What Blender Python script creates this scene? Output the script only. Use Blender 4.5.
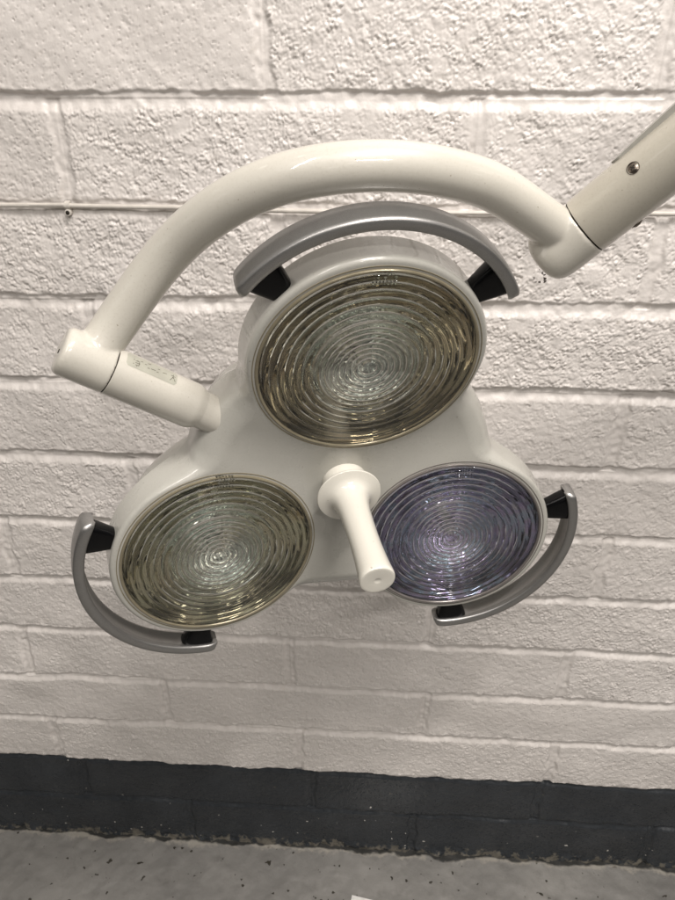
import bpy, bmesh, math
import numpy as np
from mathutils import Vector, Matrix

PI = math.pi
scene = bpy.context.scene
for o in list(bpy.data.objects):
    bpy.data.objects.remove(o, do_unlink=True)

# ------------------------------------------------------------------ camera
camd = bpy.data.cameras.new("camera")
cam = bpy.data.objects.new("camera", camd)
scene.collection.objects.link(cam)
scene.camera = cam
camd.sensor_fit = 'VERTICAL'
camd.sensor_height = 36.0
camd.lens = 27.04
camd.clip_start = 0.01
camd.clip_end = 60.0
right = Vector((0.99818251, 0.06026346, 0.0))
up = Vector((-0.02912954, 0.48249127, 0.87541627))
fwd = Vector((-0.05275562, 0.8738252, -0.48336979))
CAMLOC = Vector((0.0, -0.8219, 1.3846))
cam.matrix_world = Matrix(((right.x, up.x, -fwd.x, CAMLOC.x),
                           (right.y, up.y, -fwd.y, CAMLOC.y),
                           (right.z, up.z, -fwd.z, CAMLOC.z),
                           (0, 0, 0, 1)))

# ------------------------------------------------------------------ world (dim indoor surroundings)
w = bpy.data.worlds.new("World")
scene.world = w
w.use_nodes = True
nt = w.node_tree
bg = nt.nodes["Background"]
tc = nt.nodes.new("ShaderNodeTexCoord")
sep = nt.nodes.new("ShaderNodeSeparateXYZ")
ramp = nt.nodes.new("ShaderNodeValToRGB")
nt.links.new(tc.outputs["Generated"], sep.inputs[0])
mr = nt.nodes.new("ShaderNodeMapRange")
mr.inputs[1].default_value = -1
mr.inputs[2].default_value = 1
nt.links.new(sep.outputs[2], mr.inputs[0])
nt.links.new(mr.outputs[0], ramp.inputs[0])
e = ramp.color_ramp.elements
e[0].position = 0.25; e[0].color = (0.10, 0.09, 0.078, 1)
e[1].position = 0.92; e[1].color = (1.25, 1.18, 1.08, 1)
n2 = ramp.color_ramp.elements.new(0.5); n2.color = (0.25, 0.235, 0.215, 1)
# uneven room: lighter and darker walls, plus bright spots added to make the lenses sparkle
wn = nt.nodes.new("ShaderNodeTexNoise"); wn.inputs["Scale"].default_value = 2.1; wn.inputs["Detail"].default_value = 1.5
nt.links.new(tc.outputs["Generated"], wn.inputs["Vector"])
wm = nt.nodes.new("ShaderNodeMapRange"); wm.inputs[1].default_value = .40; wm.inputs[2].default_value = .62
wm.inputs[3].default_value = .30; wm.inputs[4].default_value = 1.5
nt.links.new(wn.outputs[0], wm.inputs[0])
vr = nt.nodes.new("ShaderNodeTexVoronoi"); vr.inputs["Scale"].default_value = 4.5
nt.links.new(tc.outputs["Generated"], vr.inputs["Vector"])
vm_ = nt.nodes.new("ShaderNodeMapRange"); vm_.inputs[1].default_value = .21; vm_.inputs[2].default_value = .17
vm_.inputs[3].default_value = 0; vm_.inputs[4].default_value = 14.0
nt.links.new(vr.outputs["Distance"], vm_.inputs[0])
zz_ = nt.nodes.new("ShaderNodeMapRange"); zz_.inputs[1].default_value = -.10; zz_.inputs[2].default_value = .05
nt.links.new(sep.outputs[2], zz_.inputs[0])
ml_ = nt.nodes.new("ShaderNodeMath"); ml_.operation = 'MULTIPLY_ADD'
nt.links.new(vm_.outputs[0], ml_.inputs[0]); nt.links.new(zz_.outputs[0], ml_.inputs[1]); nt.links.new(wm.outputs[0], ml_.inputs[2])
vs_ = nt.nodes.new("ShaderNodeVectorMath"); vs_.operation = 'SCALE'
nt.links.new(ramp.outputs[0], vs_.inputs[0]); nt.links.new(ml_.outputs[0], vs_.inputs["Scale"])
nt.links.new(vs_.outputs[0], bg.inputs[0])
bg.inputs[1].default_value = 0.38

# ------------------------------------------------------------------ two ceiling lamps and one added light
def area(name, loc, target, sx, sy, power, col):
    d = bpy.data.lights.new(name, 'AREA')
    d.shape = 'RECTANGLE'; d.size = sx; d.size_y = sy
    d.energy = power; d.color = col
    o = bpy.data.objects.new(name, d)
    scene.collection.objects.link(o)
    o.location = loc
    o.rotation_euler = (Vector(target) - Vector(loc)).to_track_quat('-Z', 'Y').to_euler()
    return o
area("area_light", (0.50, -0.95, 2.75), (0.25, -0.70, 0.0), 0.9, 0.10, 46, (1.0, 0.943, 0.895))
area("area_light", (-0.6, -1.7, 2.75), (-0.3, -1.0, 0.0), 0.10, 1.2, 12, (1.0, 0.943, 0.895))
area("area_light", (1.0, -2.4, 2.75), (0.4, -1.0, 0.6), 0.9, 0.10, 24, (1.0, 0.943, 0.895))  # added light without a known fixture, to brighten the inside of the lenses

scene.view_settings.view_transform = 'Standard'
scene.view_settings.look = 'None'
scene.view_settings.exposure = -0.24
scene.view_settings.gamma = 1.0
scene.cycles.max_bounces = 16
scene.cycles.transmission_bounces = 12
scene.cycles.glossy_bounces = 8
scene.cycles.diffuse_bounces = 4
scene.cycles.caustics_reflective = True
scene.cycles.caustics_refractive = False
scene.cycles.sample_clamp_indirect = 6.0

# ------------------------------------------------------------------ helpers
C = scene.collection

def mesh_obj(name, verts, faces, mat, parent=None, smooth=True, sharp=None):
    me = bpy.data.meshes.new(name)
    me.from_pydata([tuple(v) for v in verts], [], faces)
    me.validate()
    return link_mesh(name, me, mat, parent, smooth, sharp)

def link_mesh(name, me, mat, parent=None, smooth=True, sharp=None):
    bm = bmesh.new(); bm.from_mesh(me)
    bmesh.ops.recalc_face_normals(bm, faces=bm.faces)
    for f in bm.faces: f.smooth = smooth
    if sharp is not None:
        lim = math.radians(sharp)
        for ed in bm.edges:
            if len(ed.link_faces) == 2 and ed.calc_face_angle(0) > lim:
                ed.smooth = False
    bm.to_mesh(me); bm.free()
    o = bpy.data.objects.new(name, me)
    C.objects.link(o)
    if mat: me.materials.append(mat)
    if parent: o.parent = parent
    return o

def lathe(profile, n=96, closed=True):
    """profile: list of (r, z); revolve about z."""
    verts, faces, rows = [], [], []
    for r, z in profile:
        if r < 1e-7:
            rows.append([len(verts)]); verts.append((0, 0, z))
        else:
            rows.append(list(range(len(verts), len(verts) + n)))
            for i in range(n):
                a = 2 * PI * i / n
                verts.append((r * math.cos(a), r * math.sin(a), z))
    for a, b in zip(rows[:-1], rows[1:]):
        if len(a) == 1 and len(b) == 1: continue
        for i in range(n):
            j = (i + 1) % n
            if len(a) == 1: faces.append((a[0], b[i], b[j]))
            elif len(b) == 1: faces.append((a[i], a[j], b[0]))
            else: faces.append((a[i], a[j], b[j], b[i]))
    return verts, faces

def xf(M, verts):
    return [M @ Vector(v) for v in verts]

def frame(origin, zdir, xhint=Vector((0, 0, 1))):
    z = Vector(zdir).normalized()
    x = (xhint - z * xhint.dot(z)).normalized()
    y = z.cross(x)
    return Matrix(((x.x, y.x, z.x, origin[0]), (x.y, y.y, z.y, origin[1]),
                   (x.z, y.z, z.z, origin[2]), (0, 0, 0, 1)))

# ------------------------------------------------------------------ materials
def newmat(name):
    m = bpy.data.materials.new(name); m.use_nodes = True
    return m, m.node_tree, m.node_tree.nodes["Principled BSDF"]

def noise(nt, scale, detail=4, rough=.55, coord="Object"):
    t = nt.nodes.new("ShaderNodeTexCoord")
    n = nt.nodes.new("ShaderNodeTexNoise")
    n.inputs["Scale"].default_value = scale
    n.inputs["Detail"].default_value = detail
    n.inputs["Roughness"].default_value = rough
    nt.links.new(t.outputs[coord], n.inputs["Vector"])
    return n

def mixcol(nt, fac, a, b):
    mx = nt.nodes.new("ShaderNodeMix"); mx.data_type = 'RGBA'
    for s, v in ((6, a), (7, b)):
        if isinstance(v, tuple): mx.inputs[s].default_value = v
        else: nt.links.new(v, mx.inputs[s])
    if isinstance(fac, float): mx.inputs[0].default_value = fac
    else: nt.links.new(fac, mx.inputs[0])
    return mx.outputs[2]

def maprange(nt, v, a, b, c=0., d=1.):
    m = nt.nodes.new("ShaderNodeMapRange")
    m.inputs[1].default_value = a; m.inputs[2].default_value = b
    m.inputs[3].default_value = c; m.inputs[4].default_value = d
    nt.links.new(v, m.inputs[0])
    return m.outputs[0]

def bump(nt, h, strength, dist, p, chain=None):
    b = nt.nodes.new("ShaderNodeBump")
    b.inputs["Strength"].default_value = strength
    b.inputs["Distance"].default_value = dist
    nt.links.new(h, b.inputs["Height"])
    if chain: nt.links.new(chain, b.inputs["Normal"])
    nt.links.new(b.outputs[0], p.inputs["Normal"])
    return b.outputs[0]

def enamel(name, col, rough=.22, dirt=.06):
    m, nt, p = newmat(name)
    n = noise(nt, 9, 5)
    dk = tuple(c * (1 - dirt * 2.2) for c in col[:3]) + (1,)
    c = mixcol(nt, maprange(nt, n.outputs[0], .4, .75), col, dk)
    n2_ = noise(nt, 260, 2)
    sp = maprange(nt, n2_.outputs[0], .735, .76)
    c = mixcol(nt, sp, c, (col[0] * .6, col[1] * .56, col[2] * .5, 1))
    n5 = noise(nt, 620, 2, .5)
    c = mixcol(nt, maprange(nt, n5.outputs[0], .52, .72, 0, dirt * 4), c, (col[0] * .72, col[1] * .70, col[2] * .66, 1))
    nt.links.new(c, p.inputs["Base Color"])
    n3 = noise(nt, 35, 4)
    nt.links.new(maprange(nt, n3.outputs[0], .3, .7, rough * .8, rough * 1.35), p.inputs["Roughness"])
    p.inputs['Coat Weight'].default_value = .7
    p.inputs['Coat Roughness'].default_value = .045
    n4 = noise(nt, 240, 2)
    bump(nt, n4.outputs[0], .05, .0008, p)
    return m

M_cream = enamel("cream_enamel", (.60, .575, .51, 1), .34)
M_cream2 = enamel("warm_cream_enamel", (.61, .575, .49, 1), .30)
M_head = enamel("housing_enamel", (.475, .467, .425, 1), .28)
M_handle = enamel("handle_plastic", (.74, .715, .64, 1), .2, .02)

def simple(name, col, rough, metal=0., spec=.5):
    m, nt, p = newmat(name)
    n = noise(nt, 60, 4)
    c = mixcol(nt, maprange(nt, n.outputs[0], .35, .7), tuple(col) + (1,), tuple(x * .8 for x in col) + (1,))
    nt.links.new(c, p.inputs["Base Color"])
    p.inputs["Roughness"].default_value = rough
    p.inputs["Metallic"].default_value = metal
    p.inputs["Specular IOR Level"].default_value = spec
    return m

M_black = simple("black_plastic", (.003, .003, .0035), .22, 0, .22)
M_void = simple("dark_gap", (.03, .025, .02), .7, 0, .2)
M_screw = simple("screw_metal", (.22, .19, .16), .34, 1)
M_bezel = simple("bezel_ring", (.30, .265, .185), .22, .35)
M_bezel2 = simple("bezel_ring_grey", (.22, .20, .19), .22, .35)

def silver_mat():
    m, nt, p = newmat("silver_paint")
    n = noise(nt, 1600, 2)
    c = mixcol(nt, n.outputs[0], (.26, .255, .25, 1), (.43, .425, .415, 1))
    n_ = noise(nt, 30, 5)
    c = mixcol(nt, maprange(nt, n_.outputs[0], .55, .8, 0, .5), c, (.20, .185, .175, 1))
    nt.links.new(c, p.inputs["Base Color"])
    p.inputs["Metallic"].default_value = .85
    nt.links.new(maprange(nt, n_.outputs[0], .3, .7, .31, .42), p.inputs["Roughness"])
    bump(nt, n.outputs[0], .12, .0003, p)
    return m
M_silver = silver_mat()

def glass_mat(name, tint):
    m, nt, p = newmat(name)
    out = nt.nodes["Material Output"]
    nt.nodes.remove(p)
    g = nt.nodes.new("ShaderNodeBsdfGlass")
    g.inputs["IOR"].default_value = 1.47
    g.inputs["Roughness"].default_value = 0.0
    g.inputs["Color"].default_value = tint
    # slight hand-moulded ripple in the pressed glass
    n = noise(nt, 220, 2)
    b = nt.nodes.new("ShaderNodeBump")
    b.inputs["Strength"].default_value = .07; b.inputs["Distance"].default_value = .0006
    nt.links.new(n.outputs[0], b.inputs["Height"])
    nt.links.new(b.outputs[0], g.inputs["Normal"])
    nt.links.new(g.outputs[0], out.inputs[0])
    return m

def reflector_mat(name, stops, rough=.035, irid=False):
    """metal dish coated in zones: colour depends on radius (object space x,y)."""
    m, nt, p = newmat(name)
    t = nt.nodes.new("ShaderNodeTexCoord")
    s = nt.nodes.new("ShaderNodeSeparateXYZ"); nt.links.new(t.outputs["Object"], s.inputs[0])
    cb = nt.nodes.new("ShaderNodeCombineXYZ")
    nt.links.new(s.outputs[0], cb.inputs[0]); nt.links.new(s.outputs[1], cb.inputs[1])
    l = nt.nodes.new("ShaderNodeVectorMath"); l.operation = 'LENGTH'
    nt.links.new(cb.outputs[0], l.inputs[0])
    f = maprange(nt, l.outputs["Value"], 0, .092)
    cr = nt.nodes.new("ShaderNodeValToRGB")
    el = cr.color_ramp.elements
    el[0].position = stops[0][0]; el[0].color = stops[0][1]
    el[1].position = stops[-1][0]; el[1].color = stops[-1][1]
    for ps, cl in stops[1:-1]:
        k = el.new(ps); k.color = cl
    nt.links.new(f, cr.inputs[0])
    n = noise(nt, 26, 3)
    ir = nt.nodes.new("ShaderNodeValToRGB")      # coating patches, with cyan and violet glints put into the colour
    ie = ir.color_ramp.elements
    ie[0].position = .36; ie[0].color = stops[0][2] if len(stops[0]) > 2 else (.8, .9, .9, 1)
    ie[1].position = .66; ie[1].color = (1, .97, .9, 1)
    if irid:
        for ps, cl in ((.44, (.45, .85, .95, 1)), (.49, (.75, .75, .85, 1)), (.54, (.80, .50, .90, 1)), (.59, (.55, .60, 1.0, 1))):
            k = ie.new(ps); k.color = cl
        n.inputs['Scale'].default_value = 42
    nt.links.new(n.outputs[0], ir.inputs[0])
    mx = nt.nodes.new("ShaderNodeMix"); mx.data_type = 'RGBA'; mx.blend_type = 'MULTIPLY'
    mx.inputs[0].default_value = .52 if irid else .45
    nt.links.new(cr.outputs[0], mx.inputs[6]); nt.links.new(ir.outputs[0], mx.inputs[7])
    nt.links.new(mx.outputs[2], p.inputs["Base Color"])
    p.inputs["Metallic"].default_value = 1.0
    nt.links.new(maprange(nt, f, .53, .56, .075, .045), p.inputs["Roughness"])
    tv = nt.nodes.new("ShaderNodeTexCoord")
    vo = nt.nodes.new("ShaderNodeTexVoronoi"); vo.inputs["Scale"].default_value = 190
    nt.links.new(tv.outputs["Object"], vo.inputs["Vector"])
    n2_ = noise(nt, 500, 2)
    vo.feature = 'SMOOTH_F1'
    hb = nt.nodes.new("ShaderNodeMath"); hb.operation = 'MULTIPLY'
    nt.links.new(vo.outputs["Distance"], hb.inputs[0])
    nt.links.new(maprange(nt, f, .54, .60, 1.0, .22), hb.inputs[1])
    bump(nt, hb.outputs[0], .25, .0016, p)
    return m

# ------------------------------------------------------------------ wall
rng = np.random.RandomState(7)
def bandnoise(nz, nx, dx, lo, hi, aniso=1.0, seed=0):
    """smooth random field with feature sizes between lo and hi metres"""
    r = np.random.RandomState(seed)
    f = np.fft.rfft2(r.randn(nz, nx))
    fz = np.fft.fftfreq(nz, dx)[:, None] * aniso
    fx = np.fft.rfftfreq(nx, dx)[None, :]
    k = np.sqrt(fx * fx + fz * fz) + 1e-9
    g = np.exp(-(k * lo) ** 2) * (1 - np.exp(-(k * hi) ** 2))
    a = np.fft.irfft2(f * g, s=(nz, nx))
    return a / a.std()

DX = 0.0012
X0, X1, Z0, Z1 = -0.93, 0.87, -0.02, 1.56
nx = int((X1 - X0) / DX); nz = int((Z1 - Z0) / DX)
gx = X0 + np.arange(nx) * DX; gz = Z0 + np.arange(nz) * DX
GX, GZ = np.meshgrid(gx, gz)

# bed joints: (z at left, z at right) read off the place, top to bottom
beds = [1.4765, 1.3636, 1.2488, 1.1360, 1.0224, .9074, .7938, .6777, .5680, .4556, .3463, .2311, .1193]
wob = bandnoise(1, nx, DX, .06, .6, seed=3)[0] * .0008 + bandnoise(1, nx, DX, .02, .1, seed=4)[0] * .00035
# vertical joints per course (course i lies between bed i-1 and bed i): x positions
L = .45
vj = {0: [-.36, .09], 1: [-.579, -.129, .287, .73], 2: [-.366, .103, .56], 3: [-.58, -.12, .322, .77],
      4: [-.37, .09, .55], 5: [-.575, -.12, .326, .78], 6: [-.348, .10, .55], 7: [-.566, -.12, .347, .79],
      8: [-.36, .100, .55], 9: [-.591, -.130, .328, .78], 10: [-.359, .102, .55], 11: [-.581, -.121, .341, .79],
      12: [-.55, -.10, .33, .79], 13: [-.35, .1, .56]}
pebble = bandnoise(nz, nx, DX, .0038, .0125, 1.3, seed=11)
pebble2 = bandnoise(nz, nx, DX, .0024, .006, 1.15, seed=12)
pitn = bandnoise(nz, nx, DX, .0020, .006, 1.3, seed=16)
medium = bandnoise(nz, nx, DX, .012, .04, seed=13)
big = bandnoise(nz, nx, DX, .09, .35, seed=14)
soft = bandnoise(nz, nx, DX, .02, .08, seed=15)
# aggregate: flat-topped lumps with narrow crevices
lump = np.tanh(pebble * 1.35 + .45) * .58 + np.tanh(pebble2 * 1.4 + .45) * .40
pits = -np.clip((-pitn - 1.75) * 2.0, 0, 1.3)

amp = np.zeros_like(GX); smoothpits = np.zeros_like(GX); off = np.zeros_like(GX)
zedges = [1.60] + beds + [-.03]
dist_v = np.full_like(GX, 1.0)
lowamp = {0: .8, 1: .85, 2: .85, 3: 1., 4: 1., 5: .75, 6: .8, 7: .7, 8: .7, 9: .6, 10: .5, 11: .55, 12: .28, 13: .22}
over = {(1, 1): .28, (1, 2): 1.0, (2, 0): .55, (2, 1): 1.05, (2, 2): .85, (3, 2): 1.0, (4, 2): 1.15, (5, 2): .6,
        (5, 1): .55, (4, 0): .8, (4, 1): .8, (6, 0): .9, (6, 2): .6, (7, 1): .65, (7, 0): .5, (8, 2): .9, (8, 1): .75, (8, 0): .5,
        (9, 2): .4, (9, 1): .6, (9, 3): .8, (10, 0): .3, (10, 1): .5, (10, 2): .3, (11, 1): .75, (11, 2): .7, (11, 3): .5}
for i in range(len(zedges) - 1):
    zt = zedges[i]; zb = zedges[i + 1]
    rows = (gz <= zt) & (gz > zb)
    xs = sorted(vj.get(i, []))
    ed = [-9] + xs + [9]
    wv = bandnoise(1, nz, DX, .03, .12, seed=40 + i)[0] * .0013
    for k in range(len(ed) - 1):
        cols = (gx > ed[k]) & (gx <= ed[k + 1])
        a = over.get((i, k), lowamp.get(i, .7) * rng.uniform(.75, 1.15))
        sl = np.ix_(rows, cols)
        amp[sl] = a
        smoothpits[sl] = 1.0 if a < .6 else .4
        off[sl] = rng.uniform(-.0008, .0008)
    for x in xs:
        lean = rng.uniform(-.03, .03)
        d = np.abs(GX[rows] - x - wv[rows][:, None] - lean * (GZ[rows] - (zt + zb) / 2))
        dist_v[rows] = np.minimum(dist_v[rows], d)
amp = amp * (1 + .28 * soft)
amp = np.clip(amp, .12, 1.5)
from_amp = amp
H = off + big * .0009 + medium * .00022 * (0.5 + amp)
tex = amp ** 1.35 * lump * .00092 + smoothpits * pits * .0016
# vertical joints: shallow, paint-filled
vj_half = .0048
vm = np.clip(1 - (dist_v - vj_half) / .0065, 0, 1); vm = vm * vm * (3 - 2 * vm)
lowrow = np.clip((.7 - GZ) / .2, 0, 1)
H = H + tex * (1 - .85 * vm) - vm * (.0027 + .0010 * lowrow + .0006 * medium)
# bed joints: weather-struck (deep at the top edge, sloping out to flush)
for bi, zb in enumerate(beds):
    ragged = bandnoise(1, nx, DX, .012, .05, seed=70 + bi)[0] * .00035
    w2 = np.roll(wob, bi * 137) + ragged
    thick = .0185 if zb > .9 else (.0150 if zb > .3 else .013)
    t = (zb + thick / 2 + w2[None, :] - GZ) / thick          # 0 at top edge, 1 at bottom edge
    s = np.clip(t / .24, 0, 1); s = s * s * (3 - 2 * s)
    depth = (.0048 if zb > .3 else .0042) * (1 + .25 * np.roll(wob, 211 * bi)[None, :] / .0009) * (.45 if bi == 2 else 1)
    depth = depth * rng.uniform(.8, 1.15)
    e1 = np.clip((1.25 - t) / .65, 0, 1)
    prof = s * e1 * e1 * (3 - 2 * e1)
    inside = (np.clip((t + .12) / .25, 0, 1) * np.clip((1.25 - t) / .35, 0, 1))
    H = H - tex * (1 - .85 * vm) * .88 * inside - prof * depth
    # ragged lip of the block above the joint
    lip = np.exp(-((t + .12) / .16) ** 2)
    H = H + lip * .0004 * np.clip(medium, -1, 2)
# roundish filled patches
for (cx_, cz_, r_, h_) in [(.105, 1.335, .022, .0), (.205, 1.172, .020, .002), (.255, 1.176, .016, .0016), (-.02, 1.338, .028, -.0004), (-.345, 1.262, .016, .0015)]:
    d = np.sqrt((GX - cx_) ** 2 + ((GZ - cz_) * 1.3) ** 2) / r_
    k = np.clip(1.3 - d, 0, 1); k = np.clip(k * 1.6, 0, 1)
    H = H * (1 - .55 * k) + (h_) * k
# cracks at the bottom of the wall where it meets the floor
foot = np.clip((.02 - GZ) / .02, 0, 1)
H = H + foot * (.003 + .0015 * soft)
yy = -H

def grid_mesh(name, XX, YY, ZZ):
    n_r, n_c = XX.shape
    me = bpy.data.meshes.new(name)
    co = np.empty((n_r * n_c, 3), np.float32)
    co[:, 0] = XX.ravel(); co[:, 1] = YY.ravel(); co[:, 2] = ZZ.ravel()
    idx = np.arange(n_r * n_c, dtype=np.int32).reshape(n_r, n_c)
    q = np.stack([idx[:-1, :-1], idx[:-1, 1:], idx[1:, 1:], idx[1:, :-1]], -1).reshape(-1, 4)
    me.vertices.add(len(co)); me.vertices.foreach_set("co", co.ravel())
    me.loops.add(q.size); me.loops.foreach_set("vertex_index", q.ravel())
    me.polygons.add(len(q))
    me.polygons.foreach_set("loop_start", np.arange(len(q), dtype=np.int32) * 4)
    me.polygons.foreach_set("use_smooth", np.ones(len(q), bool))
    me.update(calc_edges=True)
    o = bpy.data.objects.new(name, me); C.objects.link(o)
    return o

# outer coarse wall is appended by stretching the border columns/rows of the grid outwards
def extend(A, val_l, val_r, val_b, val_t):
    A = np.pad(A, 1, mode='edge')
    if val_l is not None: A[:, 0] = val_l; A[:, -1] = val_r
    if val_t is not None: A[0, :] = val_b; A[-1, :] = val_t
    return A
wall = grid_mesh("wall", extend(GX, -2.6, 2.6, None, None), extend(yy, None, None, None, None), extend(GZ, None, None, Z0 - .01, 2.9))
wall["kind"] = "structure"

def wall_mat():
    m, nt, p = newmat("painted_blockwork")
    g = nt.nodes.new("ShaderNodeNewGeometry")
    s = nt.nodes.new("ShaderNodeSeparateXYZ"); nt.links.new(g.outputs["Position"], s.inputs[0])
    # boundary of the two paints: hand-brushed
    n = noise(nt, 5, 3, .5); nf = noise(nt, 70, 3, .6)
    a1 = nt.nodes.new("ShaderNodeMath"); a1.operation = 'MULTIPLY_ADD'
    nt.links.new(n.outputs[0], a1.inputs[0]); a1.inputs[1].default_value = .012
    nt.links.new(s.outputs[2], a1.inputs[2])
    a2 = nt.nodes.new("ShaderNodeMath"); a2.operation = 'MULTIPLY_ADD'
    nt.links.new(nf.outputs[0], a2.inputs[0]); a2.inputs[1].default_value = .004
    nt.links.new(a1.outputs[0], a2.inputs[2])
    black = maprange(nt, a2.outputs[0], .2405, .2385)
    # white: faint unevenness and grime
    w1 = noise(nt, 3.2, 4, .6); w2 = noise(nt, 55, 5, .65)
    wc = mixcol(nt, maprange(nt, w1.outputs[0], .35, .7), (.735, .698, .668, 1), (.695, .656, .623, 1))
    wc = mixcol(nt, maprange(nt, w2.outputs[0], .60, .80, 0, .6), wc, (.58, .53, .475, 1))
    w3 = noise(nt, 38, 2, .5)
    wc = mixcol(nt, maprange(nt, w3.outputs[0], .79, .80), wc, (.12, .09, .07, 1))
    # little cluster of chips in the paint under the arm joint
    cp_ = nt.nodes.new("ShaderNodeVectorMath"); cp_.operation = 'DISTANCE'
    nt.links.new(g.outputs["Position"], cp_.inputs[0]); cp_.inputs[1].default_value = (.195, 0, 1.176)
    w5 = noise(nt, 260, 1, .4)
    chip = nt.nodes.new("ShaderNodeMath"); chip.operation = 'MULTIPLY'
    nt.links.new(maprange(nt, cp_.outputs["Value"], .013, .008), chip.inputs[0])
    nt.links.new(maprange(nt, w5.outputs[0], .60, .63), chip.inputs[1])
    wc = mixcol(nt, chip.outputs[0], wc, (.05, .04, .035, 1))
    # black with white flecks and worn edges
    b1 = noise(nt, 14, 5, .6); b2 = noise(nt, 95, 1, .4)
    bc = mixcol(nt, maprange(nt, b1.outputs[0], .4, .7), (.024, .028, .033, 1), (.038, .043, .049, 1))
    low = maprange(nt, s.outputs[2], .19, .04)
    thr = nt.nodes.new("ShaderNodeMath"); thr.operation = 'MULTIPLY_ADD'
    nt.links.new(low, thr.inputs[0]); thr.inputs[1].default_value = .055
    nt.links.new(b2.outputs[0], thr.inputs[2])
    bc = mixcol(nt, maprange(nt, thr.outputs[0], .80, .815), bc, (.55, .53, .50, 1))
    b3 = noise(nt, 48, 5, .7)
    th2 = nt.nodes.new("ShaderNodeMath"); th2.operation = 'MULTIPLY_ADD'
    nt.links.new(maprange(nt, s.outputs[2], .03, .004), th2.inputs[0]); th2.inputs[1].default_value = .22
    nt.links.new(b3.outputs[0], th2.inputs[2])
    bc = mixcol(nt, maprange(nt, th2.outputs[0], .66, .74), bc, (.13, .12, .10, 1))
    col = mixcol(nt, black, wc, bc)
    nt.links.new(col, p.inputs["Base Color"])
    nt.links.new(maprange(nt, w2.outputs[0], .3, .7, .26, .42), p.inputs["Roughness"])
    p.inputs["Specular IOR Level"].default_value = .45
    f = noise(nt, 420, 4, .6)
    bump(nt, f.outputs[0], .22, .0012, p)
    return m
wall.data.materials.append(wall_mat())

# ------------------------------------------------------------------ floor
FDX = .004
fx = np.arange(-.95, .9, FDX); fy = np.arange(-.5, .03, FDX)
FX, FY = np.meshgrid(fx, fy)
fh = bandnoise(FX.shape[0], FX.shape[1], FDX, .03, .12, seed=21) * .0006 + bandnoise(FX.shape[0], FX.shape[1], FDX, .007, .02, seed=22) * .00025
def extend2(A, l, r, b, t):
    A = np.pad(A, 1, mode='edge')
    if l is not None: A[:, 0] = l; A[:, -1] = r
    if b is not None: A[0, :] = b; A[-1, :] = t
    return A
floor = grid_mesh("floor", extend2(FX, -2.6, 2.6, None, None), extend2(FY, None, None, -4., .04), extend2(fh, None, None, None, None))
floor["kind"] = "structure"
def floor_mat():
    m, nt, p = newmat("painted_concrete")
    a = noise(nt, 4, 6, .65); b = noise(nt, 30, 5, .6); c_ = noise(nt, 62, 2, .5)
    g = nt.nodes.new("ShaderNodeNewGeometry")
    s = nt.nodes.new("ShaderNodeSeparateXYZ"); nt.links.new(g.outputs["Position"], s.inputs[0])
    col = mixcol(nt, maprange(nt, a.outputs[0], .3, .7), (.155, .151, .143, 1), (.270, .261, .245, 1))
    col = mixcol(nt, maprange(nt, b.outputs[0], .55, .8, 0, .6), col, (.115, .108, .098, 1))
    col = mixcol(nt, maprange(nt, c_.outputs[0], .68, .71), col, (.035, .03, .022, 1))
    # worn, light crumbly strip against the wall and slops of black paint
    n = noise(nt, 34, 5, .7)
    ed = nt.nodes.new("ShaderNodeMath"); ed.operation = 'MULTIPLY_ADD'
    nt.links.new(n.outputs[0], ed.inputs[0]); ed.inputs[1].default_value = .05
    nt.links.new(s.outputs[1], ed.inputs[2])
    col = mixcol(nt, maprange(nt, ed.outputs[0], .008, .016, 0, .7), col, (.36, .335, .29, 1))
    n2_ = noise(nt, 9, 4, .6)
    e2 = nt.nodes.new("ShaderNodeMath"); e2.operation = 'MULTIPLY_ADD'
    nt.links.new(n2_.outputs[0], e2.inputs[0]); e2.inputs[1].default_value = .05
    nt.links.new(s.outputs[1], e2.inputs[2])
    col = mixcol(nt, maprange(nt, e2.outputs[0], .014, .018), col, (.03, .03, .028, 1))
    nt.links.new(col, p.inputs["Base Color"])
    nt.links.new(maprange(nt, b.outputs[0], .3, .7, .42, .6), p.inputs["Roughness"])
    k = noise(nt, 260, 4, .6)
    x = bump(nt, b.outputs[0], .6, .003, p)
    bump(nt, k.outputs[0], .25, .0008, p, x)
    return m
floor.data.materials.append(floor_mat())

# ------------------------------------------------------------------ surgical lamp
OH = Vector((-0.02134184, -0.28988648, 1.04292347))
MH = Matrix(((0.9574915904428096, 0.11516221081720643, 0.26447593355724885),
             (0.27889391263894703, -0.13540976941133112, -0.9507272899422281),
             (-0.07367523141615781, 0.9840741128327979, -0.16177175503811583)))
HW = MH.to_4x4(); HW.translation = OH            # head local -> world
RC, CANT = 0.1368531819, 0.17032541
lamp = bpy.data.objects.new("surgical_lamp", None); C.objects.link(lamp)
lamp.location = OH
lamp["label"] = "cream three-lens surgical lamp on a curved tubular arm, with grey guards and a handle"
lamp["category"] = "surgical lamp"
LI = lamp.matrix_world.inverted() if False else Matrix.Translation(-OH)

def part(name, verts, faces, mat, M=Matrix.Identity(4), parent=None, sharp=30, origin=None):
    """verts in frame M (world); the object's own origin/frame is M."""
    me = bpy.data.meshes.new(name)
    me.from_pydata([tuple(v) for v in verts], [], faces); me.validate()
    o = link_mesh(name, me, mat, None, True, sharp)
    o.parent = parent or lamp
    pm = Matrix.Identity(4) if False else None
    o.matrix_parent_inverse = world_of[parent].inverted() if parent in world_of else Matrix.Translation(-OH)
    o.matrix_basis = M
    world_of[o] = M
    return o
world_of = {}

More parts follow.
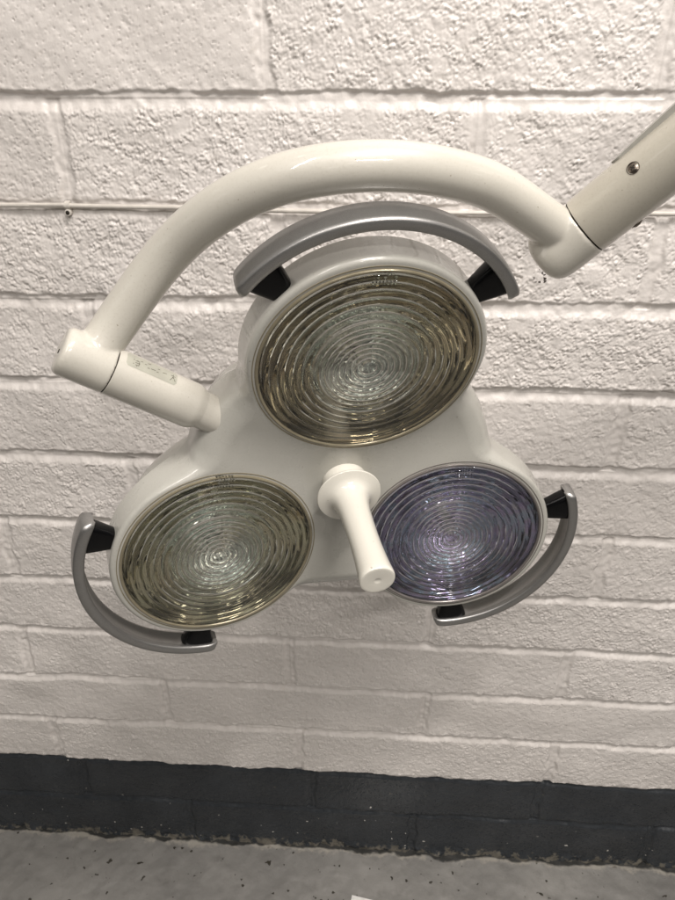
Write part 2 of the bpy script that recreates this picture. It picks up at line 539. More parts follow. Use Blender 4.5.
pods = [math.radians(a) for a in (90, 210, 330)]
def pod_matrix(a):
    e_ = Vector((math.cos(a), math.sin(a), 0)); t_ = Vector((-math.sin(a), math.cos(a), 0)); k_ = Vector((0, 0, 1))
    c, s = math.cos(CANT), math.sin(CANT)
    e2 = e_ * c + k_ * s; n = k_ * c - e_ * s
    o = e_ * RC
    ml = Matrix(((e2.x, t_.x, n.x, o.x), (e2.y, t_.y, n.y, o.y), (e2.z, t_.z, n.z, o.z), (0, 0, 0, 1)))
    return HW @ ml

# --- housing shell: star-shaped outline, dished front, side wall, back shell
RP = .1005
def smax(a, b, k):
    h = np.clip(.5 + .5 * (a - b) / k, 0, 1)
    return b * (1 - h) + a * h + k * h * (1 - h)
def rho(th):
    best = None
    for a in pods:
        d = (th - a + PI) % (2 * PI) - PI
        disc = RP ** 2 - (RC * np.sin(d)) ** 2
        v = np.where((disc > 0) & (np.abs(d) < PI / 2), RC * np.cos(d) + np.sqrt(np.clip(disc, 0, None)), 0)
        best = v if best is None else np.maximum(best, v)
    return smax(best, np.full_like(th, .148), .018)
def podness(th):
    d = np.min([np.abs((th - a + PI) % (2 * PI) - PI) for a in pods], 0)
    t = np.clip((np.radians(50) - d) / np.radians(18), 0, 1)
    return t * t * (3 - 2 * t)
def front(x, y):
    pl = [math.tan(CANT) * (x * math.cos(a) + y * math.sin(a) - RC) for a in pods]
    return smax(smax(pl[0], pl[1], .006), pl[2], .006)
NT = 540
th = np.linspace(0, 2 * PI, NT, endpoint=False)
R0 = rho(th); PN = podness(th)
# smooth the outline normals a little
rings = []
def ring(r, z): rings.append(np.stack([r * np.cos(th), r * np.sin(th), z + 0 * th], 1))
sr = .005 + .019 * (1 - PN)                     # shoulder radius
for s in list(np.linspace(.02, .8, 26)) + list(np.linspace(.83, .985, 8)):
    r = (R0 - sr) * s
    ring(r, front(r * np.cos(th), r * np.sin(th)))
zf = front((R0 - sr) * np.cos(th), (R0 - sr) * np.sin(th))
lean = math.tan(CANT) * PN
for q in np.linspace(0, PI / 2, 9):
    r = R0 - sr + sr * np.sin(q); z = zf - sr * (1 - np.cos(q)) + (sr * np.sin(q)) * lean * .9
    ring(r, z)
ze = z
for dpt in (.004, .010, .016, .022, .0238, .0242):
    ring(R0 + lean * dpt, ze - dpt + .004 * 0)
rs, zs = R0 + lean * .0242, ze - .0242
ring(rs - .0012, zs - .0002); ring(rs - .0012, zs - .0010)
ring(rs - .0010, zs - .0016)
inset = .0035 + .0085 * PN
ring(rs - inset * .6, zs - .0045)
for q in np.linspace(.15, 1.0, 10):
    rr = rs - inset - (q ** 2.2) * .045
    zz = zs * (1 - q * .55) + (q * .55) * (-.085) - .030 * np.sin(q * PI / 2) - .004
    ring(rr, zz)
base_r, base_z = rings[-1][:, :2], rings[-1][:, 2]
for s in (.8, .55, .3, .1):
    rings.append(np.concatenate([base_r * s, (base_z * s + (base_z.mean() - .012) * (1 - s))[:, None]], 1))
V = [(0, 0, float(front(np.array(0.), np.array(0.))))]
for rg in rings: V += [tuple(p_) for p_ in rg]
V.append((0, 0, float(base_z.mean() - .012)))
F = []
for i in range(NT): F.append((0, 1 + i, 1 + (i + 1) % NT))
for k in range(len(rings) - 1):
    a, b = 1 + k * NT, 1 + (k + 1) * NT
    for i in range(NT):
        j = (i + 1) % NT
        F.append((a + i, b + i, b + j, a + j))
a = 1 + (len(rings) - 1) * NT
for i in range(NT): F.append((a + (i + 1) % NT, a + i, len(V) - 1))
me = bpy.data.meshes.new("tmp"); me.from_pydata(V, [], F); me.validate()
tmp = link_mesh("tmp", me, None)
cutters = []
for a in pods:
    vv, ff = lathe([(0, -.0560), (.040, -.0560), (.0600, -.036), (.0925, -.022), (.0925, .02), (0, .02)], 160)
    cm = bpy.data.meshes.new("cut"); cm.from_pydata([tuple(v) for v in xf(HW.inverted() @ pod_matrix(a), vv)], [], ff)
    co_ = link_mesh("cut", cm, None, smooth=False)
    md = tmp.modifiers.new("b", 'BOOLEAN'); md.operation = 'DIFFERENCE'; md.object = co_; md.solver = 'EXACT'
    cutters.append(co_)
bpy.context.view_layer.update()
dg = bpy.context.evaluated_depsgraph_get()
hm = bpy.data.meshes.new_from_object(tmp.evaluated_get(dg))
for o in [tmp] + cutters: bpy.data.objects.remove(o, do_unlink=True)
hm.name = "housing"
hm.materials.clear()
housing = link_mesh("housing", hm, M_head, None, True, 32)
housing.parent = lamp; housing.matrix_parent_inverse = Matrix.Translation(-OH); housing.matrix_basis = HW
world_of[housing] = HW

# --- lenses
T_clear = glass_mat("pressed_glass", (.985, .985, .972, 1))
T_blue = glass_mat("pressed_glass_coated", (.965, .965, .985, 1))
olive = [(0, (.70, .70, .64, 1), (.70, .86, .86, 1)), (.12, (.62, .62, .58, 1)), (.16, (.97, .98, .96, 1)), (.50, (.95, .97, .93, 1)), (.57, (.52, .45, .34, 1)), (.8, (.50, .42, .30, 1)), (1, (.44, .36, .25, 1))]
olive2 = [(0, (.60, .62, .52, 1), (.66, .88, .95, 1)), (.12, (.7, .7, .64, 1)), (.16, (.98, .98, .95, 1)), (.50, (.96, .97, .91, 1)), (.57, (.66, .60, .48, 1)), (.8, (.68, .61, .46, 1)), (1, (.60, .53, .39, 1))]
violet = [(0, (.7, .72, .78, 1), (.72, .76, 1.0, 1)), (.12, (.85, .85, .86, 1)), (.16, (.95, .96, .97, 1)), (.50, (.90, .92, .95, 1)), (.57, (.52, .52, .56, 1)), (.8, (.54, .54, .60, 1)), (1, (.42, .41, .46, 1))]
REFS = [(reflector_mat("bronze_reflector", olive), T_clear), (reflector_mat("olive_reflector", olive2), T_clear), (reflector_mat("violet_reflector", violet, .035, True), T_blue)]

def lens_cover_profile():
    pr = [(0, .0030)]
    for r in np.linspace(.004, .088, 20): pr.append((r, .0030 - .0022 * (r / .09) ** 2))
    pr += [(.0900, .0004), (.0903, -.002)]
    # back: prism rings
    back = []
    r = .0885
    back.append((r, -.0022))
    while r > .052:                       # broad outer steps
        st = .0066
        for q_ in np.linspace(.08, 1, 9): back.append((r - st * q_, -.0021 - (.0014 + .0003 * math.sin(r * 900)) * math.sin(PI * q_) if q_ < 1 else -.0021))
        r -= st
    back.append((r - .0002, -.0048)); back.append((r - .0022, -.0048)); back.append((r - .0026, -.0022)); r -= .0030
    while r > .010:                       # fine inner steps
        st = .0050
        for q_ in np.linspace(.1, 1, 7): back.append((r - st * q_, -.0021 - .0012 * math.sin(PI * q_) if q_ < 1 else -.0021))
        r -= st
    back.append((0, -.0022))
    return pr + back

def reflector():
    """stepped dish with small facets round each ring"""
    n = 120
    prof = []
    depth = lambda r: (-.0460 + .0240 * (r / .052) ** 1.5) if r < .052 else (-.0220 + .0180 * ((r - .052) / .040) ** 1.05)
    r = .012; prof.append((r, depth(r)))
    steps = list(np.linspace(.012, .052, 7)) + list(np.linspace(.0585, .0915, 6))
    for i in range(1, len(steps)):
        r0_, r1_ = steps[i - 1], steps[i]
        prof.append((r0_ + .0003, depth(r0_) - .0006))
        prof.append(((r0_ + r1_) / 2, (depth(r0_) + depth(r1_)) / 2 - .0007))
        prof.append((r1_ - .0002, depth(r1_)))
    prof.append((.0918, -.004))
    verts, faces = lathe(prof, n)
    vv = []
    for i, v in enumerate(verts):
        k = i // n; j = i % n
        rr = math.hypot(v[0], v[1])
        # scallop: alternate facets bulge out and in
        bulge = .0009 * math.cos(PI * (j + (k // 3) % 2)) * (.35 * min(1, rr / .03) if rr < .054 else .14)
        vv.append((v[0], v[1], v[2] + bulge))
    return vv, faces

rv, rf = reflector()
for i, a in enumerate(pods):
    PM = pod_matrix(a)
    # keep the moulded block near the top edge of every lens upright in the picture of the place
    vv, ff = lathe(lens_cover_profile(), 144)
    lens = part("lens", vv, ff, REFS[i][1], PM, None, 30)
    vv, ff = lathe([(.0897, -.0030), (.0897, .0004), (.0903, .0014), (.0912, .0018), (.0922, .0015), (.0926, .0008), (.0929, -.0006), (.0940, -.0006), (.0944, .0004), (.0951, .0005), (.0954, -.0030)], 144)
    ff = ff + [((len(vv) - 144 + k), (len(vv) - 144 + (k + 1) % 144), (k + 1) % 144, k) for k in range(144)]
    part("bezel", vv, ff, M_bezel2 if i == 2 else M_bezel, PM, lens, 40)
    refl = part("reflector", rv, rf, REFS[i][0], PM, lens, 8)
    # bulb: frosted capsule with cap
    vv, ff = lathe([(0, -.0180), (.0030, -.0183), (.0058, -.0194), (.0074, -.0215), (.0080, -.0245), (.0100, -.038), (.0110, -.0485), (.0115, -.054), (0, -.054)], 40)
    part("bulb_cap", vv, ff, simple("bulb_cap_metal", (.93, .91, .87), .30, 1.0), PM, lens, 30)

def pod_pt(px, py, PM, z=.003):
    o = PM.inverted() @ CAMLOC
    v = right * ((px - 337.5) / 676) + up * ((450 - py) / 676) + fwd
    d = PM.to_3x3().inverted() @ v
    return o + d * ((z - o.z) / d.z)
lens_objs = [o for o in C.objects if o.name.startswith("lens")]
for i, (a, px) in enumerate(zip(pods, ((386, 280), (226, 483), (465, 474)))):
    PM = pod_matrix(a)
    c_ = pod_pt(px[0], px[1], PM); cr_ = pod_pt(px[0] + 10, px[1] - .5, PM)
    ux = (cr_ - c_); ux.z = 0; ux.normalize(); uy = Vector((-ux.y, ux.x, 0))
    vs, fs = [], []
    rr_ = np.random.RandomState(5 + i)
    zt_ = .0030 - .0022 * ((c_.x ** 2 + c_.y ** 2) / .0081)
    for gxi in range(7):
        for gyi in range(5):
            if rr_.rand() < .22: continue
            cx_ = (gxi - 3) * .0027; cy_ = (gyi - 2) * .0027
            w_ = .0010 + .0003 * rr_.rand(); h_ = .0007 + .0007 * rr_.rand()
            b_ = len(vs)
            for (sx, sy, hz) in ((-1, -1, 0), (1, -1, 0), (1, 1, 0), (-1, 1, 0), (-.5, -.5, 1), (.5, -.5, 1), (.5, .5, 1), (-.5, .5, 1)):
                p_ = ux * (cx_ + sx * w_) + uy * (cy_ + sy * w_)
                vs.append((c_.x + p_.x, c_.y + p_.y, zt_ - .0003 + hz * h_))
            fs += [tuple(k + b_ for k in f) for f in ((0, 1, 2, 3), (4, 5, 6, 7), (0, 1, 5, 4), (1, 2, 6, 5), (2, 3, 7, 6), (3, 0, 4, 7))]
    part("moulded_mark", vs, fs, REFS[i][1], PM, lens_objs[i], 20)
# --- handle
SP = [(0, -.030), (.0215, -.030), (.0215, -.006), (.0205, -.0035), (.018, -.0030), (.018, -.0012), (.0285, -.0012), (.0300, -.0006), (.0305, .0006),
      (.0300, .0017), (.0270, .0026), (.0235, .0036), (.0200, .0056), (.0175, .0090), (.0157, .0140), (.0147, .0210), (.0139, .031), (.0135, .045), (.0132, .060),
      (.0134, .074), (.0140, .086), (.0148, .097), (.0153, .1025), (.0152, .1048), (.0145, .1060), (.0134, .1063), (.0126, .1063), (.0036, .1063), (.0028, .1062), (.0020, .1058), (0, .1057)]
vv, ff = lathe(SP, 80)
part("handle", vv, ff, M_handle, HW, None, 42)

# --- guards (silver bumper bars with black mounts)
def bar_mesh():
    n = 72; a0, a1 = math.radians(-58.5), math.radians(58.5)
    sec = []          # (r, z) cross-section: flat outer face, channelled inner face
    sec = [(.1315, -.0035), (.1312, -.0010), (.1298, .0004), (.1262, .0006), (.1228, .0002), (.1216, -.0014), (.1216, -.0034),
           (.1240, -.0060), (.1250, -.0100), (.1250, -.0150), (.1240, -.0190), (.1222, -.0212), (.1222, -.0228), (.1236, -.0242), (.1275, -.0244), (.1305, -.0238), (.1318, -.0225), (.1322, -.0130)]
    vs, fs = [], []
    m_ = len(sec)
    cr, cz = .1268, -.012
    for i in range(n + 1):
        t = i / n; ang = a0 + (a1 - a0) * t
        endd = min(t, 1 - t) * n                         # steps from an end
        arc = min(t, 1 - t) * (a1 - a0) * .127            # metres from the end
        # rounded ends: the section shrinks over the last 6 mm, mostly from the outside
        k = min(1, arc / .007); sh = math.sqrt(max(0, 1 - (1 - k) ** 2)); sh = .30 + .70 * sh
        kz = .62 + .38 * math.sqrt(max(0, 1 - (1 - min(1, arc / .012)) ** 2))
        fill = max(0, 1 - arc / .026) ; fill = 1 if arc < .038 else max(0, 1 - (arc - .038) / .004)
        for r, z in sec:
            if r < .1266 and -.0195 < z < -.005: r = r * (1 - fill) + .1232 * fill
            rr = .1225 + (r - .1225) * (sh if r > .1225 else 1) + 0.0
            zz = cz + (z - cz) * kz
            vs.append((rr * math.cos(ang), rr * math.sin(ang), zz))
    for i in range(n):
        for j in range(m_):
            k = (j + 1) % m_
            fs.append((i * m_ + j, i * m_ + k, (i + 1) * m_ + k, (i + 1) * m_ + j))
    fs.append(tuple(range(m_))); fs.append(tuple(n * m_ + j for j in reversed(range(m_))))
    return vs, fs
bv, bf = bar_mesh()
def mount_mesh(sgn):
    # tapered black foot: narrow at the pod, wide at the bar; rounded-rectangle sections
    vs, fs = [], []
    lay = [(.0975, 9.0, .0068), (.104, 11.0, .0076), (.114, 14.2, .0086), (.1205, 16.2, .0091), (.1236, 16.6, .0091)]
    n = 24
    for (r, tw, zh) in lay:
        tw = tw / 1000
        for i in range(n):
            q = 2 * PI * i / n
            c, s = math.cos(q), math.sin(q)
            p_ = 3.6
            u = tw * (abs(c) ** (2 / p_)) * (1 if c >= 0 else -1)
            v = zh * (abs(s) ** (2 / p_)) * (1 if s >= 0 else -1)
            ang = sgn * math.radians(49.0)
            x = r * math.cos(ang) - u * math.sin(ang); y = r * math.sin(ang) + u * math.cos(ang)
            vs.append((x, y, -.0125 + v))
    for k in range(len(lay) - 1):
        for i in range(n):
            j = (i + 1) % n
            fs.append((k * n + i, k * n + j, (k + 1) * n + j, (k + 1) * n + i))
    fs.append(tuple(range(n))); fs.append(tuple((len(lay) - 1) * n + j for j in reversed(range(n))))
    return vs, fs
for a in pods:
    PM = pod_matrix(a)
    g = part("guard", bv, bf, M_silver, PM, None, 50)
    for sg in (1, -1):
        mv, mf = mount_mesh(sg)
        part("mount", mv, mf, M_black, PM, g, 50)

# --- head joint: cylinder sticking out of the housing, between the top and the left pod
def hl(r, deg, z): return HW @ Vector((r * math.cos(math.radians(deg)), r * math.sin(math.radians(deg)), z))
JA = hl(.126, 149.3, -.033); JB = hl(.272, 149.9, -.033)
jd = (JB - JA).normalized()
JM = frame(JA, jd, MH @ Vector((0, 0, 1)))
RJ = .0198
vv, ff = lathe([(0, -.01), (.0165, -.01), (.0165, .004), (.0166, .0290), (.0170, .0300), (.0190, .0345), (.0196, .0365), (RJ, .0390), (RJ, .1091), (RJ - .0003, .1094), (0, .1094)], 80)
neck = part("swivel_sleeve", vv, ff, M_cream, JM, None, 35)
vv, ff = lathe([(0, .107), (RJ - .0008, .107), (RJ - .0008, .112), (0, .112)], 64)
part("seam_ring", vv, ff, M_void, JM, neck, 40)
# collar where the sleeve enters the housing
vv, ff = lathe([(.0166, .001), (.0174, .0015), (.0182, .0035), (.0178, .0055), (.0166, .006)], 64)
part("collar", vv, ff, M_head, JM, neck, 40)

# sticker with small print on the sleeve
def curved_patch(u0, u1, s0, s1, R, nu=10, ns=18, radius=.004):
    vs, fs = [], []
    for i in range(nu + 1):
        for j in range(ns + 1):
            an = u0 + (u1 - u0) * i / nu; s_ = s0 + (s1 - s0) * j / ns
            vs.append((R * math.cos(an), R * math.sin(an), s_))
    for i in range(nu):
        for j in range(ns):
            fs.append((i * (ns + 1) + j, i * (ns + 1) + j + 1, (i + 1) * (ns + 1) + j + 1, (i + 1) * (ns + 1) + j))
    return vs, fs
STU0, STU1, STS0, STS1 = math.radians(0), math.radians(0), .050, .100

# --- arm: swept tube + two knuckles, voxel-blended into one casting
def ray(px, py, d):
    v = right * ((px - 337.5) / 676) + up * ((450 - py) / 676) + fwd
    return CAMLOC + v * d
ctl = [(113, 328, .534), (163, 258, .512), (207, 217, .485), (250, 191, .467), (299, 174, .456), (360, 166, .454), (421, 168, .464), (475, 180, .482), (507, 195, .498), (541, 219, .518)]
P_ = [ray(*c_) for c_ in ctl]
start = JM @ Vector((0, 0, .126)); 
SA = ray(586, 225.5, .525); SB = ray(654.5, 170, .4925)
sd = (SB - SA).normalized()
endp = SA - sd * .015
P_ = [start] + P_ + [endp]
def catmull(P, per=14):
    P = [P[0] * 2 - P[1]] + P + [P[-1] * 2 - P[-2]]
    out = []
    for i in range(1, len(P) - 2):
        for k in range(per):
            t = k / per
            out.append(.5 * ((2 * P[i]) + (P[i + 1] - P[i - 1]) * t + (2 * P[i - 1] - 5 * P[i] + 4 * P[i + 1] - P[i + 2]) * t * t + (3 * P[i] - P[i - 1] - 3 * P[i + 1] + P[i + 2]) * t ** 3))
    out.append(P[-2]); return out
pts = catmull(P_)
for _ in range(40):      # relax kinks
    pts = [pts[0]] + [pts[i] * .5 + (pts[i - 1] + pts[i + 1]) * .25 for i in range(1, len(pts) - 1)] + [pts[-1]]
def sweep(pts, R, n=48):
    vs, fs = [], []
    prev = None
    for i, p_ in enumerate(pts):
        t = (pts[min(i + 1, len(pts) - 1)] - pts[max(i - 1, 0)]).normalized()
        if prev is None:
            x = t.orthogonal().normalized()
        else:
            x = (prev - t * prev.dot(t)).normalized()
        prev = x; y = t.cross(x)
        for k in range(n):
            q = 2 * PI * k / n
            vs.append(p_ + x * (R * math.cos(q)) + y * (R * math.sin(q)))
    for i in range(len(pts) - 1):
        for k in range(n):
            j = (k + 1) % n
            fs.append((i * n + k, i * n + j, (i + 1) * n + j, (i + 1) * n + k))
    fs.append(tuple(reversed(range(n)))); fs.append(tuple((len(pts) - 1) * n + k for k in range(n)))
    return vs, fs
RT = .0167
av, af = sweep(pts, RT)
def add(vs, fs, v2, f2):
    b_ = len(vs); vs = list(vs) + list(v2); fs = list(fs) + [tuple(i + b_ for i in f) for f in f2]
    return vs, fs
kv, kf = lathe([(0, .1097), (RJ - .0002, .1097), (RJ, .1102), (RJ, .1445), (RJ - .0008, .1478), (RJ - .0030, .1495), (RJ - .006, .1500), (0, .1500)], 80)
av, af = add(av, af, xf(JM, kv), kf)
RK = .0236
KM = frame(SA, sd, MH @ Vector((0, 0, 1)))
kv, kf = lathe([(0, -.0440), (.0120, -.0437), (.0170, -.0422), (.0205, -.0390), (.0225, -.0345), (.0234, -.0290), (RK, -.0240), (RK, -.0018), (RK - .0004, -.0012), (0, -.0012)], 80)
av, af = add(av, af, xf(KM, kv), kf)
me = bpy.data.meshes.new("arm"); me.from_pydata([tuple(v) for v in av], [], af)
tmp = link_mesh("tmp", me, None)
rm = tmp.modifiers.new("r", 'REMESH'); rm.mode = 'VOXEL'; rm.voxel_size = .0011; rm.use_smooth_shade = True
sm = tmp.modifiers.new("s", 'SMOOTH'); sm.iterations = 14; sm.factor = .5
bpy.context.view_layer.update()
dg = bpy.context.evaluated_depsgraph_get()
am = bpy.data.meshes.new_from_object(tmp.evaluated_get(dg))
bpy.data.objects.remove(tmp, do_unlink=True)
am.materials.clear(); am.transform(HW.inverted()); am.name = "arm"
arm = link_mesh("arm", am, M_cream, None, True, None)
arm.parent = lamp; arm.matrix_parent_inverse = Matrix.Translation(-OH); arm.matrix_basis = HW
world_of[arm] = HW

# cap screw hole on the left knuckle end
vv, ff = lathe([(0, .1499), (.0017, .1499), (.0019, .1503), (0, .1504)], 24)
part("cap_hole", [(x + .004, y, z) for x, y, z in vv], ff, M_void, JM, arm, 40)
# end cap disc on left knuckle
# --- spring-arm tube going up to the ceiling mount
vv, ff = lathe([(0, -.0004), (RK - .0004, -.0004), (RK, .0004), (RK, .62), (0, .62)], 96)
tube = part("support_tube", vv, ff, M_cream2, KM, None, 40)
vv, ff = lathe([(0, -.0020), (RK - .0010, -.0020), (RK - .0010, .0010), (0, .0010)], 64)
part("seam_ring", vv, ff, M_void, KM, tube, 40)

# screw on the tube
def on_tube(px, py, M, R):
    """point of the cylinder (frame M, radius R) that is seen at a photograph pixel"""
    o = M.inverted() @ CAMLOC
    d = (M.to_3x3().inverted()) @ (ray(px, py, 1) - CAMLOC)
    A_ = d.x ** 2 + d.y ** 2; B_ = 2 * (o.x * d.x + o.y * d.y); C_ = o.x ** 2 + o.y ** 2 - R * R
    disc = max(0, B_ * B_ - 4 * A_ * C_)
    t = (-B_ - math.sqrt(disc)) / (2 * A_)
    p_ = o + d * t
    return p_, math.atan2(p_.y, p_.x)
def surf_frame(M, R, an, s_):
    o = M @ Vector((R * math.cos(an), R * math.sin(an), s_))
    nrm = M.to_3x3() @ Vector((math.cos(an), math.sin(an), 0))
    return frame(o, nrm, M.to_3x3() @ Vector((0, 0, 1)))
def screw(px, py, M, R, par, an=None, s_=None):
    if an is None:
        p_, an = on_tube(px, py, M, R); s_ = p_.z
    SM = surf_frame(M, R, an, s_) @ Matrix.Scale(.84, 4)
    vv, ff = lathe([(0, -.001), (.0052, -.001), (.0055, .0002), (.0050, .0002), (.0049, -.0004), (.0042, .0000), (.0036, .0009), (.0024, .0014), (0, .0015)], 40)
    sc = part("screw", vv, ff, M_screw, SM, par, 35)
    cv, cf = [], []
    for k in range(2):
        w_, l_ = .00045, .0023
        if k: w_, l_ = l_, w_
        b_ = len(cv)
        cv += [(-w_, -l_, .0010 ), (w_, -l_, .0010), (w_, l_, .0010), (-w_, l_, .0010), (-w_, -l_, .00155 + k * .00003), (w_, -l_, .00155 + k * .00003), (w_, l_, .00155 + k * .00003), (-w_, l_, .00155 + k * .00003)]
        cf += [tuple(i + b_ for i in f) for f in ((0, 1, 2, 3), (4, 5, 6, 7), (0, 1, 5, 4), (1, 2, 6, 5), (2, 3, 7, 6), (3, 0, 4, 7))]
    ca, sa_ = math.cos(.6), math.sin(.6)
    cv = [(x * ca - y * sa_, x * sa_ + y * ca, z) for x, y, z in cv]
    part("cross_slot", cv, cf, M_void, SM, sc, 40)
screw(633, 168, KM, RK, tube)

screw(641, 228.5, KM, RK, tube)
# grey cover strip let into the top of the support tube, with a rounded end
p1, a1 = on_tube(622, 161, KM, RK)
sv, sf = [], []
an_c = a1 + .0
pA, aA = on_tube(612, 163.5, KM, RK); pB, aB = on_tube(668, 124.5, KM, RK)
ncol, nrow = 10, 60
s0_ = pA.z; s1_ = .60
hw = .0062
def strip_pt(u, v, rad):
    """u in -1..1 across, v along"""
    return (rad * math.cos(aA + .02 + u * hw / RK), rad * math.sin(aA + .02 + u * hw / RK), v)
for rad in (RK + .0042, RK - .001):
    for k in range(nrow + 1):
        f = k / nrow
        for c in range(ncol + 1):
            u = -1 + 2 * c / ncol
            v0 = s0_ + hw * (1 - math.sqrt(max(0, 1 - u * u)))
            vv_ = v0 + (s1_ - v0) * f ** 2
            rr_ = rad if rad < RK else RK + .0012 + (rad - RK - .0012) * min(1, max(0, vv_ - s0_) / .05) ** .7
            sv.append(strip_pt(u, vv_, rr_))
W_ = ncol + 1; B0 = (nrow + 1) * W_
for k in range(nrow):
    for c in range(ncol):
        sf.append((k * W_ + c, k * W_ + c + 1, (k + 1) * W_ + c + 1, (k + 1) * W_ + c))
        sf.append((B0 + k * W_ + c, B0 + (k + 1) * W_ + c, B0 + (k + 1) * W_ + c + 1, B0 + k * W_ + c + 1))
for k in range(nrow):
    for c in (0, ncol):
        sf.append((k * W_ + c, (k + 1) * W_ + c, B0 + (k + 1) * W_ + c, B0 + k * W_ + c))
for c in range(ncol):
    sf.append((c, c + 1, B0 + c + 1, B0 + c))
M_strip = simple("strip_plastic", (.38, .37, .335), .4)
part("cover_strip", sv, sf, M_strip, KM, tube, 40)

# sticker on the sleeve
q1, u1 = on_tube(126, 352, JM, RJ); q2, u2 = on_tube(127, 366.5, JM, RJ)
q3, u3 = on_tube(177, 374, JM, RJ); q4, u4 = on_tube(176, 384.5, JM, RJ)
M_stick = simple("sticker_film", (.43, .425, .36), .38)
M_print = simple("sticker_print", (.13, .12, .09), .5)
def sticker_grid(sa, sb, ua, ub, rad, n=14, corner=0.0):
    vs, fs = [], []
    for i in range(n + 1):
        for j in range(n + 1):
            s_ = sa + (sb - sa) * i / n
            half = (ub - ua) / 2; mid = (ua + ub) / 2
            dd = min(abs(s_ - sa), abs(s_ - sb))
            sh = 1.0
            if corner > 0 and dd < corner:
                sh = 1 - corner / (abs(half) * RJ) * (1 - math.sqrt(max(0, 1 - (1 - dd / corner) ** 2)))
            an = mid + half * sh * (-1 + 2 * j / n)
            vs.append((rad * math.cos(an), rad * math.sin(an), s_))
    for i in range(n):
        for j in range(n):
            a_ = i * (n + 1) + j
            fs.append((a_, a_ + 1, a_ + n + 2, a_ + n + 1))
    return vs, fs
ua, ub = (u1 + u3) / 2, (u2 + u4) / 2
sa, sb = (q3.z + q4.z) / 2, (q1.z + q2.z) / 2
vv, ff = sticker_grid(sa, sb, ua, ub, RJ + .00018, 24, .0022)
sticker = part("sticker", vv, ff, M_stick, JM, neck, 60)
Ls, Lu = sb - sa, ub - ua
pv, pf = [], []
def mark(fs0, fs1, fu0, fu1):
    global pv, pf
    a_, b_ = sticker_grid(sb - Ls * fs0, sb - Ls * fs1, ua + Lu * fu0, ua + Lu * fu1, RJ + .0003, 2)
    pv, pf = add(pv, pf, a_, b_)
def stroke(x0, y0, x1, y1, wd):
    """free stroke in sticker fractions"""
    global pv, pf
    X0_, Y0_, X1_, Y1_ = x0 * Ls, y0 * Lu * RJ, x1 * Ls, y1 * Lu * RJ
    dx, dy = X1_ - X0_, Y1_ - Y0_
    l_ = math.hypot(dx, dy); nx_, ny_ = -dy / l_ * wd / 2, dx / l_ * wd / 2
    vs = []
    for (x, y) in ((X0_ + nx_, Y0_ + ny_), (X1_ + nx_, Y1_ + ny_), (X1_ - nx_, Y1_ - ny_), (X0_ - nx_, Y0_ - ny_)):
        an = ua + y / RJ; vs.append(((RJ + .0003) * math.cos(an), (RJ + .0003) * math.sin(an), sb - x))
    pv, pf = add(pv, pf, vs, [(0, 1, 2, 3)])
for (x0, y0, x1, y1) in [(.16, .52, .24, .50), (.16, .66, .25, .64), (.17, .80, .24, .78), (.20, .42, .20, .88), (.235, .55, .235, .75),
                         (.26, .40, .30, .38), (.13, .44, .13, .80), (.40, .30, .46, .28), (.47, .62, .56, .60), (.60, .40, .64, .38), (.58, .66, .62, .65), (.70, .52, .78, .48), (.40, .66, .44, .65), (.34, .48, .38, .46),
                         (.87, .42, .96, .46), (.915, .30, .915, .60), (.915, .50, .86, .80), (.915, .50, .965, .78)]:
    stroke(x0, y0, x1, y1, .0006)
part("print", pv, pf, M_print, JM, sticker, 60)

# ------------------------------------------------------------------ painted cable along a bed joint
def wall_pt(px, py, y=-.004):
    d = ray(px, py, 1) - CAMLOC
    return CAMLOC + d * ((y - CAMLOC.y) / d.y)
M_paint = simple("cable_paint", (.66, .62, .565), .36)
cp = [wall_pt(x, y) for x, y in ((0, 205), (30, 205.2), (62, 205.2), (69, 205.4), (78, 205.8), (120, 206.6), (180, 207.5), (270, 210.3), (350, 211.8), (430, 212.8), (560, 213.2), (640, 213.4), (675, 213.8))]
cp = [Vector((-2.6, -.004, cp[0].z + .004))] + [Vector((-1.4, -.004, cp[0].z - .002))] + cp + [Vector((1.3, -.004, cp[-1].z + .002)), Vector((2.6, -.004, cp[-1].z))]
cpts = catmull(cp, 10)
cv, cf = sweep(cpts, .0027, 20)
me = bpy.data.meshes.new("cable"); me.from_pydata([tuple(v) for v in cv], [], cf)
cable = link_mesh("cable", me, M_paint, None, True, 50)
cable["label"] = "thin painted cable running level along the mortar joint behind the curved arm"
cable["category"] = "cable"
clip = bpy.data.objects.new("cable_clip", None); C.objects.link(clip)
cpos = wall_pt(69, 206, 0); clip.location = cpos
clip["label"] = "small painted clip with a nail holding the cable to the wall at far left"
clip["category"] = "cable clip"
def local_part(name, vs, fs, mat, parent, sharp=35):
    me = bpy.data.meshes.new(name); me.from_pydata([tuple(v) for v in vs], [], fs)
    o = link_mesh(name, me, mat, parent, True, sharp); return o
bm = bmesh.new()
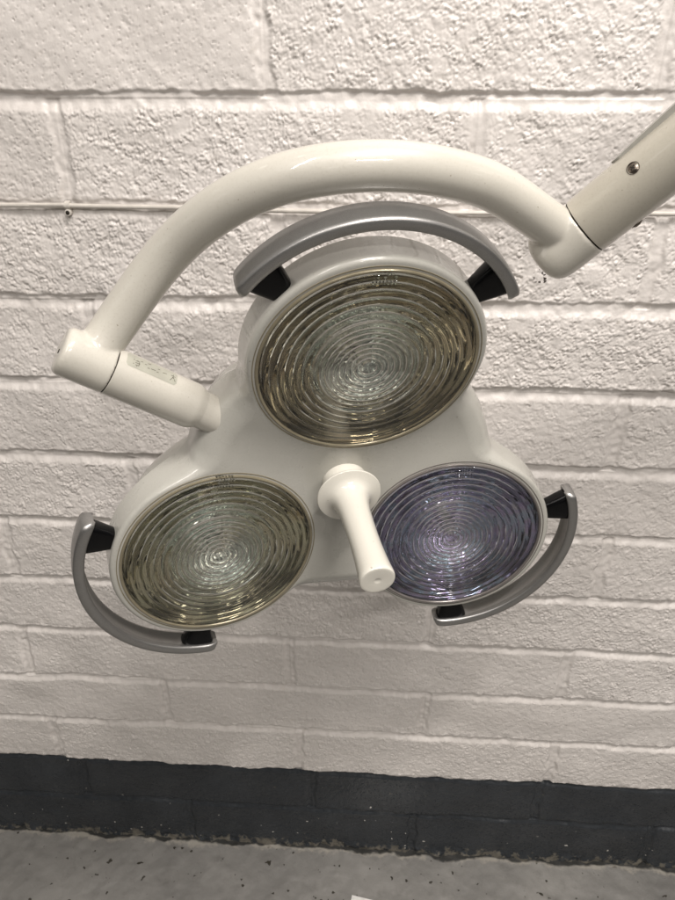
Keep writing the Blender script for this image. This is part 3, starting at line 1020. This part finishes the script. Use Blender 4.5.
# saddle: arch over the cable with a nail tab below
prof = [(-.0052, .0)] + [(-.0040 * math.cos(q) * 1.1, -.0025 - .0048 * math.sin(q)) for q in np.linspace(0, PI, 12)] + [(.0052, .0)]
vs, fs = [], []
for x in (-.0030, .0030):
    for (z, y) in prof: vs.append((x, y, -z + .001))
n_ = len(prof)
for i in range(n_ - 1): fs.append((i, i + 1, n_ + i + 1, n_ + i))
fs.append(tuple(range(n_))); fs.append(tuple(n_ + i for i in reversed(range(n_))))
vs2, fs2 = lathe([(0, .0), (.0040, .0), (.0040, .0062), (.0034, .0070), (0, .0070)], 24)
Mc = frame((0, 0, -.0065), Vector((0, -1, 0)))
vs, fs = add(vs, fs, xf(Mc, vs2), fs2)
local_part("saddle", vs, fs, M_paint, clip)
vs2, fs2 = lathe([(0, .0066), (.0022, .0068), (.0024, .0074), (.0018, .0077), (0, .0078)], 20)
local_part("nail", xf(Mc, vs2), fs2, M_void, clip)
bm.free()

# ------------------------------------------------------------------ scrap of white paper on the floor, only its corner in view
def floor_pt(px, py):
    d = ray(px, py, 1) - CAMLOC
    return CAMLOC + d * ((.0015 - CAMLOC.z) / d.z)
c0 = floor_pt(352, 895.3); c1 = floor_pt(373, 900.5)
ex = (c1 - c0).normalized(); ey = Vector((-ex.y, ex.x, 0)) * -1
if ey.y > 0: ey = -ey
vs, fs = [], []
nn = 10
for layer in (0.0, .0012):
    for i in range(nn + 1):
        for j in range(nn + 1):
            u, v = i / nn, j / nn
            p_ = ex * (u * .148) + ey * (v * .105)
            vs.append((p_.x, p_.y, layer + .0008 * math.sin(3 * u + 2 * v)))
for i in range(nn):
    for j in range(nn):
        a_ = i * (nn + 1) + j; b_ = a_ + (nn + 1) ** 2
        fs.append((a_, a_ + 1, a_ + nn + 2, a_ + nn + 1)); fs.append((b_, b_ + nn + 1, b_ + nn + 2, b_ + 1))
bd = [(i, 0) for i in range(nn)] + [(nn, j) for j in range(nn)] + [(i, nn) for i in range(nn, 0, -1)] + [(0, j) for j in range(nn, 0, -1)]
idx_ = lambda t_: t_[0] * (nn + 1) + t_[1]
for a_, b_ in zip(bd, bd[1:] + bd[:1]):
    fs.append((idx_(a_), idx_(b_), idx_(b_) + (nn + 1) ** 2, idx_(a_) + (nn + 1) ** 2))
me = bpy.data.meshes.new("paper"); me.from_pydata(vs, [], fs)
paper = link_mesh("paper", me, simple("paper_white", (.86, .85, .82), .6), None, True, 40)
paper.location = (c0.x, c0.y, .0012)
paper["label"] = "corner of a white paper lying on the grey floor at the bottom edge"
paper["category"] = "paper"
